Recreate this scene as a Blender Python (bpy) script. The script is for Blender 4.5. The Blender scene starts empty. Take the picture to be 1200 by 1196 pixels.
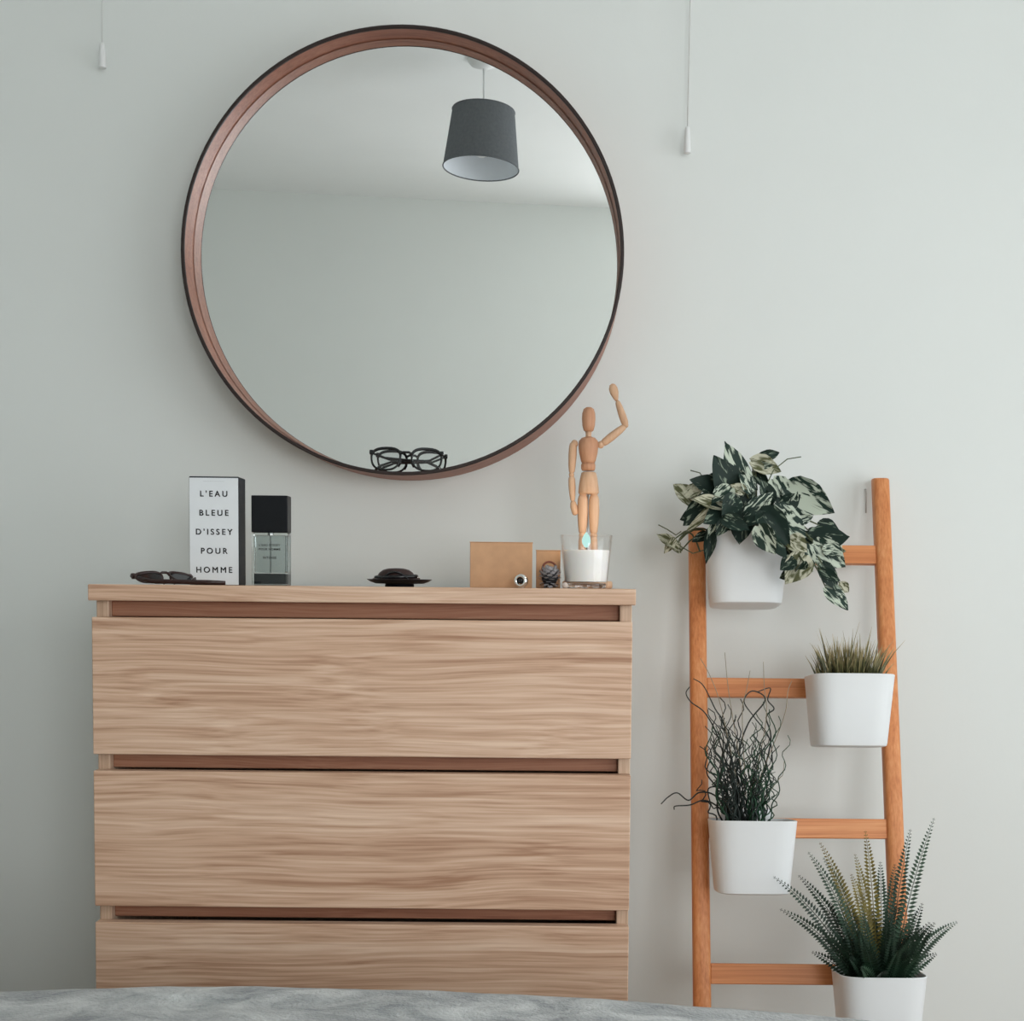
import bpy, bmesh, math, random
from math import sin, cos, pi, radians
from mathutils import Vector, Matrix, noise

scene = bpy.context.scene
COL = scene.collection
rnd = random.Random(7)

# ------------------------------------------------------------------ camera
cam_data = bpy.data.cameras.new('camera')
cam = bpy.data.objects.new('camera', cam_data)
COL.objects.link(cam)
scene.camera = cam
cam_data.sensor_width = 36.0
cam_data.lens = 1490.0 / 1200.0 * 36.0
cam_data.shift_x = -60.0 / 1200.0
cam_data.shift_y = 173.0 / 1200.0
cam_data.clip_start = 0.02
PITCH, ROLL = radians(3.2), radians(0.52)
_f = Vector((0, cos(PITCH), -sin(PITCH)))
_r0, _u0 = Vector((1, 0, 0)), Vector((0, sin(PITCH), cos(PITCH)))
_r = _r0 * cos(ROLL) + _u0 * sin(ROLL)
_u = -_r0 * sin(ROLL) + _u0 * cos(ROLL)
cam.matrix_world = Matrix(((_r.x, _u.x, -_f.x, 0.298), (_r.y, _u.y, -_f.y, -2.38),
                           (_r.z, _u.z, -_f.z, 1.002), (0, 0, 0, 1)))

# ------------------------------------------------------------------ world, daylight, exposure
world = bpy.data.worlds.new('sky')
scene.world = world
world.use_nodes = True
wbg = world.node_tree.nodes['Background']
wbg.inputs['Color'].default_value = (0.80, 0.90, 1.0, 1)
wbg.inputs['Strength'].default_value = 1.0

def area_light(name, loc, aim, sx, sy, power, color):
    d = bpy.data.lights.new(name, 'AREA')
    d.shape = 'RECTANGLE'; d.size = sx; d.size_y = sy
    d.energy = power; d.color = color
    o = bpy.data.objects.new(name, d); COL.objects.link(o)
    o.location = loc
    o.rotation_euler = (Vector(aim) - Vector(loc)).to_track_quat('-Z', 'Y').to_euler()
    return o
# daylight falling through the window in the right-hand wall
area_light('daylight', (2.36, -1.95, 1.10), (0.0, -1.95, 1.08), 2.66, 1.56, 38.0, (0.97, 0.99, 1.0))
# frontal light from an unseen window added at the back wall's right end
area_light('daylight', (1.334, -4.410, 1.36), (1.334 + .163, -4.410 + .987, 1.34), 1.24, 1.40, 56.0, (0.97, 0.99, 1.0))

vs = scene.view_settings
vs.view_transform = 'Standard'; vs.look = 'None'; vs.gamma = 1.0; vs.use_curve_mapping = False
vs.exposure = -0.21

# ------------------------------------------------------------------ helpers
def obj(name, bm_or_mesh, mat, parent=None, smooth=False, loc=None):
    if isinstance(bm_or_mesh, bmesh.types.BMesh):
        me = bpy.data.meshes.new(name)
        bmesh.ops.recalc_face_normals(bm_or_mesh, faces=bm_or_mesh.faces)
        bm_or_mesh.to_mesh(me); bm_or_mesh.free()
    else:
        me = bm_or_mesh
    if mat is not None and not me.materials:
        me.materials.append(mat)
    if smooth:
        me.polygons.foreach_set('use_smooth', [True] * len(me.polygons))
        if smooth == 'auto':
            me.set_sharp_from_angle(angle=radians(35))
    o = bpy.data.objects.new(name, me); COL.objects.link(o)
    if parent is not None:
        o.parent = parent
    if loc is not None:
        o.location = loc
    return o

def thing(name, label, cat, loc=(0, 0, 0), group=None):
    o = bpy.data.objects.new(name, None); COL.objects.link(o)
    o.empty_display_size = 0.05
    o.location = loc
    return tag(o, label, cat, group)

def tag(o, label, cat, group=None):
    o['label'] = label; o['category'] = cat
    if group: o['group'] = group
    return o

def struct(o, label=None, cat=None):
    o['kind'] = 'structure'
    if label: o['label'] = label
    if cat: o['category'] = cat
    return o

def box(x0, x1, y0, y1, z0, z1, bev=0.0, seg=2, bm=None):
    own = bm is None
    b = bmesh.new()
    vsx = [b.verts.new((x, y, z)) for x in (x0, x1) for y in (y0, y1) for z in (z0, z1)]
    for f in ((0, 1, 3, 2), (4, 6, 7, 5), (0, 4, 5, 1), (2, 3, 7, 6), (0, 2, 6, 4), (1, 5, 7, 3)):
        b.faces.new([vsx[i] for i in f])
    if bev:
        bmesh.ops.bevel(b, geom=list(b.edges), offset=bev, segments=seg, profile=0.5, affect='EDGES')
    if own:
        return b
    append(bm, b)
    return bm

def append(dst, src):
    m = bpy.data.meshes.new('tmp'); src.to_mesh(m); src.free()
    dst.from_mesh(m); bpy.data.meshes.remove(m)

def rings(bm, loops, closed_loop=True, cap0=True, cap1=True, cyclic=False):
    vv = [[bm.verts.new(p) for p in l] for l in loops]
    n = len(vv[0])
    pairs = list(zip(vv, vv[1:])) + ([(vv[-1], vv[0])] if cyclic else [])
    for a, b in pairs:
        for i in range(n if closed_loop else n - 1):
            j = (i + 1) % n
            bm.faces.new((a[i], a[j], b[j], b[i]))
    if not cyclic:
        if cap0: bm.faces.new(list(reversed(vv[0])))
        if cap1: bm.faces.new(vv[-1])
    return bm

def tube(path, radius, n=6, bm=None, cyclic=False, flat=None):
    """swept tube; radius number or list; flat=(w,h) scales across the frame"""
    bm = bm or bmesh.new()
    P = [Vector(p) for p in path]
    m = len(P)
    rad = radius if isinstance(radius, (list, tuple)) else [radius] * m
    loops = []
    up = None
    for i in range(m):
        if cyclic:
            t = P[(i + 1) % m] - P[i - 1]
        else:
            t = P[min(i + 1, m - 1)] - P[max(i - 1, 0)]
        if t.length < 1e-9: t = Vector((0, 0, 1))
        t.normalize()
        if up is None:
            up = Vector((0, 1, 0)) if abs(t.y) < 0.9 else Vector((0, 0, 1))
        up = (up - t * up.dot(t))
        if up.length < 1e-6: up = t.orthogonal()
        up.normalize()
        s = t.cross(up)
        fw, fh = flat if flat else (1, 1)
        loops.append([P[i] + (s * cos(a) * fw + up * sin(a) * fh) * rad[i]
                      for a in [2 * pi * k / n for k in range(n)]])
    return rings(bm, loops, cyclic=cyclic)

def lathe(prof, n=32, axis='z', bm=None, cap0=True, cap1=True, center=(0, 0, 0)):
    bm = bm or bmesh.new()
    cx, cy, cz = center
    loops = []
    for r, h in prof:
        r = max(r, 1e-5)
        l = []
        for k in range(n):
            a = 2 * pi * k / n
            if axis == 'z': l.append((cx + r * cos(a), cy + r * sin(a), cz + h))
            else: l.append((cx + r * cos(a), cy + h, cz + r * sin(a)))
        loops.append(l)
    return rings(bm, loops, cap0=cap0, cap1=cap1)

def ellipsoid(c, r, nu=14, nv=9, bm=None, rot=None):
    bm = bm or bmesh.new()
    rot = rot or Matrix.Identity(3)
    c = Vector(c)
    loops = []
    for j in range(nv):
        t = -pi / 2 + pi * (j + 0.5) / nv if 0 < j < nv - 1 else (-pi / 2 + 0.12 if j == 0 else pi / 2 - 0.12)
        loops.append([c + rot @ Vector((r[0] * cos(t) * cos(a), r[1] * cos(t) * sin(a), r[2] * sin(t)))
                      for a in [2 * pi * k / nu for k in range(nu)]])
    return rings(bm, loops)

def limb(a, b, ra, rb, n=12, bulge=1.12, bm=None):
    """turned wooden limb between two points, rounded at the ends"""
    a, b = Vector(a), Vector(b)
    prof = [(0, .35), (.05, .8), (.14, 1.0), (.4, bulge), (.75, 1.03), (.93, .85), (1, .4)]
    path, rad = [], []
    for t, k in prof:
        path.append(a.lerp(b, t)); rad.append((ra + (rb - ra) * t) * k)
    return tube(path, rad, n, bm)

# ------------------------------------------------------------------ materials
def new_mat(name):
    m = bpy.data.materials.new(name); m.use_nodes = True
    nt = m.node_tree
    return m, nt, nt.nodes['Principled BSDF']

def simple(name, col, rough=0.6, metal=0.0, trans=0.0, ior=1.45, sheen=0.0, spec=0.5, vary=0.0, vscale=40, bump=0.0, bscale=200):
    m, nt, p = new_mat(name)
    p.inputs['Base Color'].default_value = (*col, 1)
    p.inputs['Roughness'].default_value = rough
    p.inputs['Metallic'].default_value = metal
    p.inputs['Transmission Weight'].default_value = trans
    p.inputs['IOR'].default_value = ior
    p.inputs['Specular IOR Level'].default_value = spec
    if sheen: p.inputs['Sheen Weight'].default_value = sheen
    tc = nt.nodes.new('ShaderNodeTexCoord')
    if vary:
        n = nt.nodes.new('ShaderNodeTexNoise'); n.inputs['Scale'].default_value = vscale
        n.inputs['Detail'].default_value = 4
        nt.links.new(tc.outputs['Object'], n.inputs['Vector'])
        r = nt.nodes.new('ShaderNodeValToRGB')
        r.color_ramp.elements[0].position = .3; r.color_ramp.elements[1].position = .7
        r.color_ramp.elements[0].color = (*[c * (1 - vary) for c in col], 1)
        r.color_ramp.elements[1].color = (*[min(1, c * (1 + vary)) for c in col], 1)
        nt.links.new(n.outputs['Fac'], r.inputs['Fac'])
        nt.links.new(r.outputs['Color'], p.inputs['Base Color'])
    if bump:
        n2 = nt.nodes.new('ShaderNodeTexNoise'); n2.inputs['Scale'].default_value = bscale
        n2.inputs['Detail'].default_value = 3
        nt.links.new(tc.outputs['Object'], n2.inputs['Vector'])
        b = nt.nodes.new('ShaderNodeBump'); b.inputs['Strength'].default_value = bump
        b.inputs['Distance'].default_value = 0.002
        nt.links.new(n2.outputs['Fac'], b.inputs['Height'])
        nt.links.new(b.outputs['Normal'], p.inputs['Normal'])
    return m

def wood(name, dark, mid, light, along='x', band=22.0, fine=320.0, rough=0.5, warp=0.035, contrast=(0.30, 0.70)):
    """veneer or solid wood: long bands plus fine pores, running along one axis"""
    m, nt, p = new_mat(name)
    N, Lk = nt.nodes.new, nt.links.new
    tc = N('ShaderNodeTexCoord'); oi = N('ShaderNodeObjectInfo')
    add = N('ShaderNodeVectorMath'); add.operation = 'ADD'
    mul0 = N('ShaderNodeMath'); mul0.operation = 'MULTIPLY'; mul0.inputs[1].default_value = 7.0
    Lk(oi.outputs['Random'], mul0.inputs[0])
    Lk(tc.outputs['Object'], add.inputs[0]); Lk(mul0.outputs[0], add.inputs[1])
    ai = 'xyz'.index(along)
    def scaled(a, c):
        v = N('ShaderNodeVectorMath'); v.operation = 'MULTIPLY'
        s = [c, c, c]; s[ai] = a
        v.inputs[1].default_value = s
        return v
    w = scaled(1.6, 5.0); Lk(add.outputs[0], w.inputs[0])
    wn = N('ShaderNodeTexNoise'); wn.inputs['Scale'].default_value = 1.0; wn.inputs['Detail'].default_value = 2
    Lk(w.outputs[0], wn.inputs['Vector'])
    sub = N('ShaderNodeVectorMath'); sub.operation = 'SUBTRACT'; sub.inputs[1].default_value = (.5, .5, .5)
    Lk(wn.outputs['Color'], sub.inputs[0])
    sc = N('ShaderNodeVectorMath'); sc.operation = 'SCALE'; sc.inputs['Scale'].default_value = warp * 2
    Lk(sub.outputs[0], sc.inputs[0])
    wa = N('ShaderNodeVectorMath'); wa.operation = 'ADD'
    Lk(add.outputs[0], wa.inputs[0]); Lk(sc.outputs[0], wa.inputs[1])
    b1 = scaled(0.7, band); Lk(wa.outputs[0], b1.inputs[0])
    n1 = N('ShaderNodeTexNoise'); n1.inputs['Scale'].default_value = 1.0; n1.inputs['Detail'].default_value = 9
    n1.inputs['Roughness'].default_value = 0.68
    Lk(b1.outputs[0], n1.inputs['Vector'])
    b2 = scaled(5.0, fine); Lk(wa.outputs[0], b2.inputs[0])
    n2 = N('ShaderNodeTexNoise'); n2.inputs['Scale'].default_value = 1.0; n2.inputs['Detail'].default_value = 2
    Lk(b2.outputs[0], n2.inputs['Vector'])
    mx = N('ShaderNodeMath'); mx.operation = 'MULTIPLY_ADD'; mx.inputs[1].default_value = 0.42
    m1 = N('ShaderNodeMath'); m1.operation = 'MULTIPLY'; m1.inputs[1].default_value = 0.58
    Lk(n1.outputs['Fac'], m1.inputs[0]); Lk(n2.outputs['Fac'], mx.inputs[0]); Lk(m1.outputs[0], mx.inputs[2])
    r = N('ShaderNodeValToRGB')
    e = r.color_ramp.elements
    e[0].position = contrast[0]; e[0].color = (*dark, 1)
    e[1].position = contrast[1]; e[1].color = (*light, 1)
    k = e.new((contrast[0] + contrast[1]) / 2); k.color = (*mid, 1)
    Lk(mx.outputs[0], r.inputs['Fac']); Lk(r.outputs['Color'], p.inputs['Base Color'])
    bp = N('ShaderNodeBump'); bp.inputs['Strength'].default_value = 0.12; bp.inputs['Distance'].default_value = 0.001
    Lk(n2.outputs['Fac'], bp.inputs['Height']); Lk(bp.outputs['Normal'], p.inputs['Normal'])
    p.inputs['Roughness'].default_value = rough
    p.inputs['Specular IOR Level'].default_value = 0.35
    return m

def clear_glass(name, tint=(1, 1, 1), gloss=0.02):
    """thin clear glass: see-through with a sharp Fresnel reflection"""
    m, nt, p = new_mat(name)
    nt.nodes.remove(p)
    out = nt.nodes['Material Output']
    t = nt.nodes.new('ShaderNodeBsdfTransparent'); t.inputs['Color'].default_value = (*tint, 1)
    g = nt.nodes.new('ShaderNodeBsdfGlossy'); g.inputs['Roughness'].default_value = gloss
    lw = nt.nodes.new('ShaderNodeLayerWeight'); lw.inputs['Blend'].default_value = 0.5
    pw = nt.nodes.new('ShaderNodeMath'); pw.operation = 'POWER'; pw.inputs[1].default_value = 4.0
    fr = nt.nodes.new('ShaderNodeMath'); fr.operation = 'MULTIPLY_ADD'; fr.inputs[1].default_value = 0.55; fr.inputs[2].default_value = 0.035
    nt.links.new(lw.outputs['Facing'], pw.inputs[0]); nt.links.new(pw.outputs[0], fr.inputs[0])
    mx = nt.nodes.new('ShaderNodeMixShader')
    nt.links.new(fr.outputs[0], mx.inputs[0]); nt.links.new(t.outputs[0], mx.inputs[1]); nt.links.new(g.outputs[0], mx.inputs[2])
    nt.links.new(mx.outputs[0], out.inputs['Surface'])
    return m

def emit(name, col, strength):
    m, nt, p = new_mat(name)
    p.inputs['Base Color'].default_value = (0, 0, 0, 1); p.inputs['Specular IOR Level'].default_value = 0
    p.inputs['Emission Color'].default_value = (*col, 1)
    p.inputs['Emission Strength'].default_value = strength
    return m

def leafy(name, dark, pale, thr, width, scale=6.0, stretch=0.35):
    """variegated leaf: green blade with paler marbling stretched along the leaf"""
    m, nt, p = new_mat(name)
    N, Lk = nt.nodes.new, nt.links.new
    tc = N('ShaderNodeTexCoord'); oi = N('ShaderNodeObjectInfo')
    mu = N('ShaderNodeMath'); mu.operation = 'MULTIPLY'; mu.inputs[1].default_value = 30
    Lk(oi.outputs['Random'], mu.inputs[0])
    v = N('ShaderNodeVectorMath'); v.operation = 'MULTIPLY_ADD'
    v.inputs[1].default_value = (1, stretch, 1)
    Lk(tc.outputs['Object'], v.inputs[0]); Lk(mu.outputs[0], v.inputs[2])
    n = N('ShaderNodeTexNoise'); n.inputs['Scale'].default_value = scale; n.inputs['Detail'].default_value = 3
    n.inputs['Distortion'].default_value = 0.6
    Lk(v.outputs[0], n.inputs['Vector'])
    r = N('ShaderNodeValToRGB'); e = r.color_ramp.elements
    e[0].position = thr; e[0].color = (*dark, 1)
    e[1].position = thr + width; e[1].color = (*pale, 1)
    Lk(n.outputs['Fac'], r.inputs['Fac']); Lk(r.outputs['Color'], p.inputs['Base Color'])
    p.inputs['Roughness'].default_value = 0.55; p.inputs['Specular IOR Level'].default_value = 0.3
    return m

M = {}
M['wall'] = simple('wall_paint', (0.777, 0.805, 0.778), 0.9, spec=0.2, vary=0.012, vscale=2.5, bump=0.05, bscale=160)
M['ceiling'] = simple('ceiling_paint', (0.885, 0.905, 0.895), 0.9, spec=0.2, vary=0.01, vscale=3)
M['floor'] = wood('floor_wood', (.20, .13, .09), (.28, .19, .13), (.35, .25, .17), 'y', 14, 200)
M['trim'] = simple('white_trim', (.80, .81, .80), 0.5, vary=.01)
M['oak'] = wood('oak_veneer', (.42, .225, .135), (.66, .425, .290), (.83, .605, .450), 'x', 44, 240, 0.5, 0.026, (.35, .64))
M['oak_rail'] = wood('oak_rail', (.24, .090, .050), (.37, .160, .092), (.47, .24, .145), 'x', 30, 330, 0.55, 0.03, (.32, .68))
M['oak_side'] = wood('oak_side', (.42, .26, .17), (.58, .40, .28), (.70, .51, .37), 'z', 24, 330, 0.5, 0.03, (.34, .66))
M['walnut'] = wood('walnut_veneer', (.20, .070, .040), (.32, .125, .075), (.42, .185, .115), 'x', 30, 200, 0.45, 0.02)
M['walnut_edge'] = simple('walnut_edge', (.020, .010, .008), 0.5, vary=.2)
M['mirror'] = simple('mirror_silver', (.97, .98, .97), 0.0, metal=1.0)
M['backing'] = simple('fibreboard', (.30, .24, .18), 0.8, vary=.1)
M['bamboo'] = wood('bamboo', (.48, .145, .045), (.67, .255, .092), (.79, .375, .160), 'z', 60, 300, 0.42, 0.012)
M['bamboo_rung'] = wood('bamboo_rung', (.48, .145, .045), (.67, .255, .092), (.79, .375, .160), 'x', 60, 300, 0.42, 0.012)
M['pot'] = simple('white_pot', (.82, .845, .85), 0.38, spec=.5, vary=.008, vscale=8)
M['soil'] = simple('dark_soil', (.018, .015, .014), 0.95, vary=.5, vscale=150, bump=.8, bscale=300)
M['leaf_dark'] = leafy('leaf_dark', (.007, .022, .015), (.26, .32, .24), .57, .10, 7)
M['leaf_var'] = leafy('leaf_variegated', (.009, .028, .019), (.52, .58, .47), .47, .08, 7)
M['leaf_pale'] = leafy('leaf_pale', (.085, .090, .035), (.56, .55, .42), .42, .16, 6.0)
M['stem_green'] = simple('stem_green', (.10, .12, .06), 0.6, vary=.2)
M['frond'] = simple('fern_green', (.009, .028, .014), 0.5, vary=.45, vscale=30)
M['frond_mid'] = simple('fern_mid_green', (.028, .062, .034), 0.5, vary=.4, vscale=30)  # paler green for many outer fronds and some inner ones
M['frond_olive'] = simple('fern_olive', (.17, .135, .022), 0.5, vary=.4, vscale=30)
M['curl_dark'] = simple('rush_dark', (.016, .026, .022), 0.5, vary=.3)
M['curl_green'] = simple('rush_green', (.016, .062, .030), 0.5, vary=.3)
M['curl_dry'] = simple('rush_dry', (.30, .26, .18), 0.6, vary=.2)
M['kraft'] = simple('kraft_card', (.58, .345, .200), 0.85, spec=.2, vary=.06, vscale=60)
M['white_card'] = simple('white_card', (.80, .83, .85), 0.5, vary=.01)
M['navy_card'] = simple('navy_card', (.006, .009, .016), 0.5, spec=.3, vary=.1)
M['ink'] = simple('black_ink', (.012, .013, .015), 0.6, vary=.1)
M['grey_ink'] = simple('grey_ink', (.35, .36, .38), 0.6, vary=.1)
M['black_plastic'] = simple('black_plastic', (.005, .006, .008), 0.35, spec=.3, vary=.1)
M['acetate'] = simple('black_acetate', (.008, .010, .010), 0.25, vary=.1)
M['brown_acetate'] = simple('brown_acetate', (.030, .012, .010), 0.3, vary=.2)
M['dark_lens'] = simple('dark_lens', (.010, .009, .010), 0.08, vary=.1)
M['clear'] = clear_glass('clear_glass')
M['lens'] = clear_glass('spectacle_lens', (.97, .98, .98))
M['bottle_glass'] = simple('bottle_glass', (.82, .87, .86), 0.0, trans=1.0, ior=1.5)
M['perfume'] = simple('perfume_liquid', (.66, .72, .72), 0.0, trans=1.0, ior=1.36)
M['smoked'] = simple('smoked_glass', (.030, .036, .040), 0.1, vary=.1)
M['wax'] = simple('candle_wax', (.93, .90, .86), 0.55, vary=.01)
M['wax'].node_tree.nodes['Principled BSDF'].inputs['Subsurface Weight'].default_value = 0.3
M['wax'].node_tree.nodes['Principled BSDF'].inputs['Subsurface Radius'].default_value = (.02, .015, .01)
M['glass_solid'] = simple('thick_glass', (.95, .97, .96), 0.0, trans=1.0, ior=1.45)
M['flame'] = emit('flame', (.58, .97, .90), 1.05)
M['beech'] = wood('beech', (.50, .285, .165), (.62, .385, .240), (.70, .470, .310), 'z', 45, 260, 0.5, 0.01)
M['beech_head'] = wood('beech_reddish', (.40, .185, .10), (.52, .265, .150), (.60, .33, .20), 'z', 45, 260, 0.5, 0.01)
M['cone'] = simple('pine_cone_frosted', (.30, .285, .29), 0.6, vary=.95, vscale=330)
M['cone_red'] = simple('pine_cone_brown', (.20, .055, .030), 0.6, vary=.3, vscale=90)
M['silver'] = simple('polished_silver', (.86, .86, .84), 0.12, metal=1.0)
M['chrome'] = simple('chrome', (.75, .76, .77), 0.15, metal=1.0)
M['white_plastic'] = simple('white_plastic', (.80, .81, .80), 0.45, vary=.01)
M['cord_white'] = simple('white_cord', (.72, .73, .71), 0.8, vary=.05)
M['shade_grey'] = simple('grey_shade_fabric', (.150, .162, .172), 0.85, spec=.2, vary=.08, vscale=120, bump=.2, bscale=500)
M['shade_in'] = simple('white_shade_lining', (.78, .82, .86), 0.6, vary=.01)
M['bulb'] = simple('opal_bulb', (.85, .86, .86), 0.3, vary=.01)
M['wire'] = simple('grey_wire', (.52, .51, .49), 0.6, vary=.1)
M['mattress'] = simple('mattress_ticking', (.62, .62, .60), 0.9, vary=.03)
M['bed_wood'] = wood('bed_oak', (.26, .15, .09), (.38, .24, .15), (.48, .32, .21), 'x', 24, 300)

def make_duvet_mat():
    m, nt, p = new_mat('grey_plush')
    N, Lk = nt.nodes.new, nt.links.new
    tc = N('ShaderNodeTexCoord')
    v = N('ShaderNodeVectorMath'); v.operation = 'MULTIPLY'; v.inputs[1].default_value = (1.0, 1.6, 1.0)
    Lk(tc.outputs['Object'], v.inputs[0])
    a = N('ShaderNodeTexNoise'); a.inputs['Scale'].default_value = 13; a.inputs['Detail'].default_value = 6
    a.inputs['Roughness'].default_value = .65; a.inputs['Distortion'].default_value = .8
    Lk(v.outputs[0], a.inputs['Vector'])
    r = N('ShaderNodeValToRGB'); e = r.color_ramp.elements
    e[0].position = .34; e[0].color = (.21, .225, .235, 1)
    e[1].position = .66; e[1].color = (.58, .595, .585, 1)
    Lk(a.outputs['Fac'], r.inputs['Fac']); Lk(r.outputs['Color'], p.inputs['Base Color'])
    b = N('ShaderNodeTexNoise'); b.inputs['Scale'].default_value = 240; b.inputs['Detail'].default_value = 4
    Lk(tc.outputs['Object'], b.inputs['Vector'])
    bp = N('ShaderNodeBump'); bp.inputs['Strength'].default_value = .7; bp.inputs['Distance'].default_value = .004
    Lk(b.outputs['Fac'], bp.inputs['Height']); Lk(bp.outputs['Normal'], p.inputs['Normal'])
    p.inputs['Roughness'].default_value = .95; p.inputs['Sheen Weight'].default_value = .35
    p.inputs['Specular IOR Level'].default_value = .1
    return m
M['duvet'] = make_duvet_mat()

def blade_mat():
    """grass blade: green at the foot, straw-coloured at the tip (colour carried by the blade)"""
    m, nt, p = new_mat('grass_blade')
    at = nt.nodes.new('ShaderNodeAttribute'); at.attribute_name = 'blade_t'
    r = nt.nodes.new('ShaderNodeValToRGB'); e = r.color_ramp.elements
    e[0].position = .25; e[0].color = (.016, .030, .014, 1)
    e[1].position = 1.0; e[1].color = (.50, .40, .20, 1)
    k = e.new(.62); k.color = (.10, .10, .035, 1)
    nt.links.new(at.outputs['Fac'], r.inputs['Fac']); nt.links.new(r.outputs['Color'], p.inputs['Base Color'])
    p.inputs['Roughness'].default_value = .5
    return m
M['blade'] = blade_mat()

# ------------------------------------------------------------------ room
HC = 2.50
XL, XR = -1.75, 2.25
YB = -4.70
struct(obj('wall_front', box(XL - .1, XR + .1, 0, .12, -.1, HC + .1), M['wall']), 'pale grey-green painted wall behind the mirror', 'wall')
struct(obj('wall_left', box(XL - .1, XL, YB, 0, -.1, HC + .1), M['wall']), 'left side wall of the bedroom', 'wall')
# back wall stands slightly skew to the mirror wall
ang = radians(-9.36)
bw = bmesh.new()
QX0, QX1, QZ0, QZ1 = .49, 1.75, .64, 2.08
box(-2.9, QX0, -.1, 0, -.1, HC + .1, bm=bw)
box(QX1, 2.9, -.1, 0, -.1, HC + .1, bm=bw)
box(QX0, QX1, -.1, 0, -.1, QZ0, bm=bw)
box(QX0, QX1, -.1, 0, QZ1, HC + .1, bm=bw)
o = struct(obj('wall_back', bw, M['wall']), 'rear wall of the bedroom reflected in the mirror', 'wall')
o.location = (0.25, -4.10, 0); o.rotation_euler = (0, 0, ang)
# right wall with the window opening
WY0, WY1, WZ0, WZ1 = -3.30, -.60, .30, 1.90
b = bmesh.new()
box(XR, XR + .1, YB, WY0, -.1, HC + .1, bm=b)
box(XR, XR + .1, WY1, 0, -.1, HC + .1, bm=b)
box(XR, XR + .1, WY0, WY1, -.1, WZ0, bm=b)
box(XR, XR + .1, WY0, WY1, WZ1, HC + .1, bm=b)
struct(obj('wall_right', b, M['wall']), 'right side wall with the window', 'wall')
struct(obj('floor', box(XL - .1, XR + .1, YB, .12, -.1, 0), M['floor']), 'wooden bedroom floor', 'floor')
struct(obj('ceiling', box(XL - .1, XR + .1, YB, .12, HC, HC + .1), M['ceiling']), 'white ceiling', 'ceiling')
struct(obj('baseboard_front', box(XL, XR, -.014, 0, 0, .09, .003), M['trim']), 'white baseboard below the mirror wall', 'baseboard')
def window(name, label, loc, rz, hy, hz):
    """casement window; local +x points outdoors, y runs along the wall"""
    w = bpy.data.objects.new(name, None); COL.objects.link(w)
    w.location = loc; w.rotation_euler = (0, 0, rz)
    struct(w, label, 'window')
    b = bmesh.new()
    box(.02, .08, -hy, -hy + .05, 0, hz, .004, 1, b); box(.02, .08, hy - .05, hy, 0, hz, .004, 1, b)
    box(.02, .08, -hy, hy, 0, .05, .004, 1, b); box(.02, .08, -hy, hy, hz - .05, hz, .004, 1, b)
    box(.025, .075, -.025, .025, .05, hz - .05, .004, 1, b)
    obj('window_frame', b, M['trim'], w)
    for s in (-1, 1):
        obj('pane', box(.047, .053, min(s * .025, s * (hy - .05)), max(s * .025, s * (hy - .05)), .05, hz - .05), M['clear'], w)
    obj('window_sill', box(-.12, .02, -hy - .04, hy + .04, -.03, 0, .004), M['trim'], w)
window('window_1', 'white framed window in the right wall', (XR, (WY0 + WY1) / 2, WZ0), 0, (WY1 - WY0) / 2, WZ1 - WZ0)
qc = (QX0 + QX1) / 2
window('added_window', 'unseen white framed window added in the rear wall for frontal light', (.25 + qc * cos(ang), -4.10 + qc * sin(ang), QZ0), ang - pi / 2, (QX1 - QX0) / 2, QZ1 - QZ0)  # unseen window, added so the room gets light from the front

# ------------------------------------------------------------------ chest of drawers
DX, DF, DB = .400, -.500, -.020           # half width, front face, back
d = thing('chest_of_drawers', 'oak veneer chest of drawers with handle-less fronts under the mirror', 'dresser', (0, -.26, 0))
def dpart(name, x0, x1, y0, y1, z0, z1, mat, bev=.0012):
    cx, cy, cz = (x0 + x1) / 2, (y0 + y1) / 2, (z0 + z1) / 2
    o = obj(name, box(x0 - cx, x1 - cx, y0 - cy, y1 - cy, z0 - cz, z1 - cz, bev, 1), mat, d)
    o.location = (cx, cy + .26, cz)
    return o
dpart('top_panel', -.4045, .4045, DF - .002, DB, .976, 1.0, M['oak'])
for s in (-1, 1):
    dpart('side_panel', min(s * .382, s * .4), max(s * .382, s * .4), DF + .020, DB, 0, .976, M['oak_side'])
dpart('back_panel', -.382, .382, DB - .008, DB, .02, .976, M['backing'])
zt = .952
for i in range(4):
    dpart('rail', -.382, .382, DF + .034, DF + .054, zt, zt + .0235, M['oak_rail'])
    dpart('drawer', -.400, .400, DF, DF + .0195, zt - .2045, zt - .0005, M['oak'])
    zt -= .2285
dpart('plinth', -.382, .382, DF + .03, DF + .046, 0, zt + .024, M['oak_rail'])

# ------------------------------------------------------------------ mirror
RM, MY, MZ = .388, -.118, 1.585
mr = thing('round_mirror', 'large round wall mirror in a deep walnut hoop frame', 'mirror', (.010, 0, MZ))
NSEG = 128
ri = RM - .0055
frame = lathe([(ri, -.002), (RM, -.002), (RM, MY + .004), (ri, MY + .004)], NSEG, 'y', cap0=False, cap1=False)
bmesh.ops.bridge_loops(frame, edges=[e for e in frame.edges if e.is_boundary])
fo = obj('hoop_frame', frame, M['walnut'], mr, 'auto')
edge = lathe([(ri - .0004, MY + .004), (RM + .0004, MY + .004), (RM + .0004, MY + .001), (RM - .001, MY), (ri + .001, MY), (ri - .0004, MY + .001)], NSEG, 'y', cap0=False, cap1=False)
bmesh.ops.bridge_loops(edge, edges=[e for e in edge.edges if e.is_boundary])
obj('front_edge', edge, M['walnut_edge'], mr, 'auto')
gl = obj('mirror_glass', lathe([(ri - .001, 0), (ri - .001, .004)], NSEG, 'y'), M['mirror'], mr, 'auto')
gl.location = (0, -.058, 0)
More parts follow.
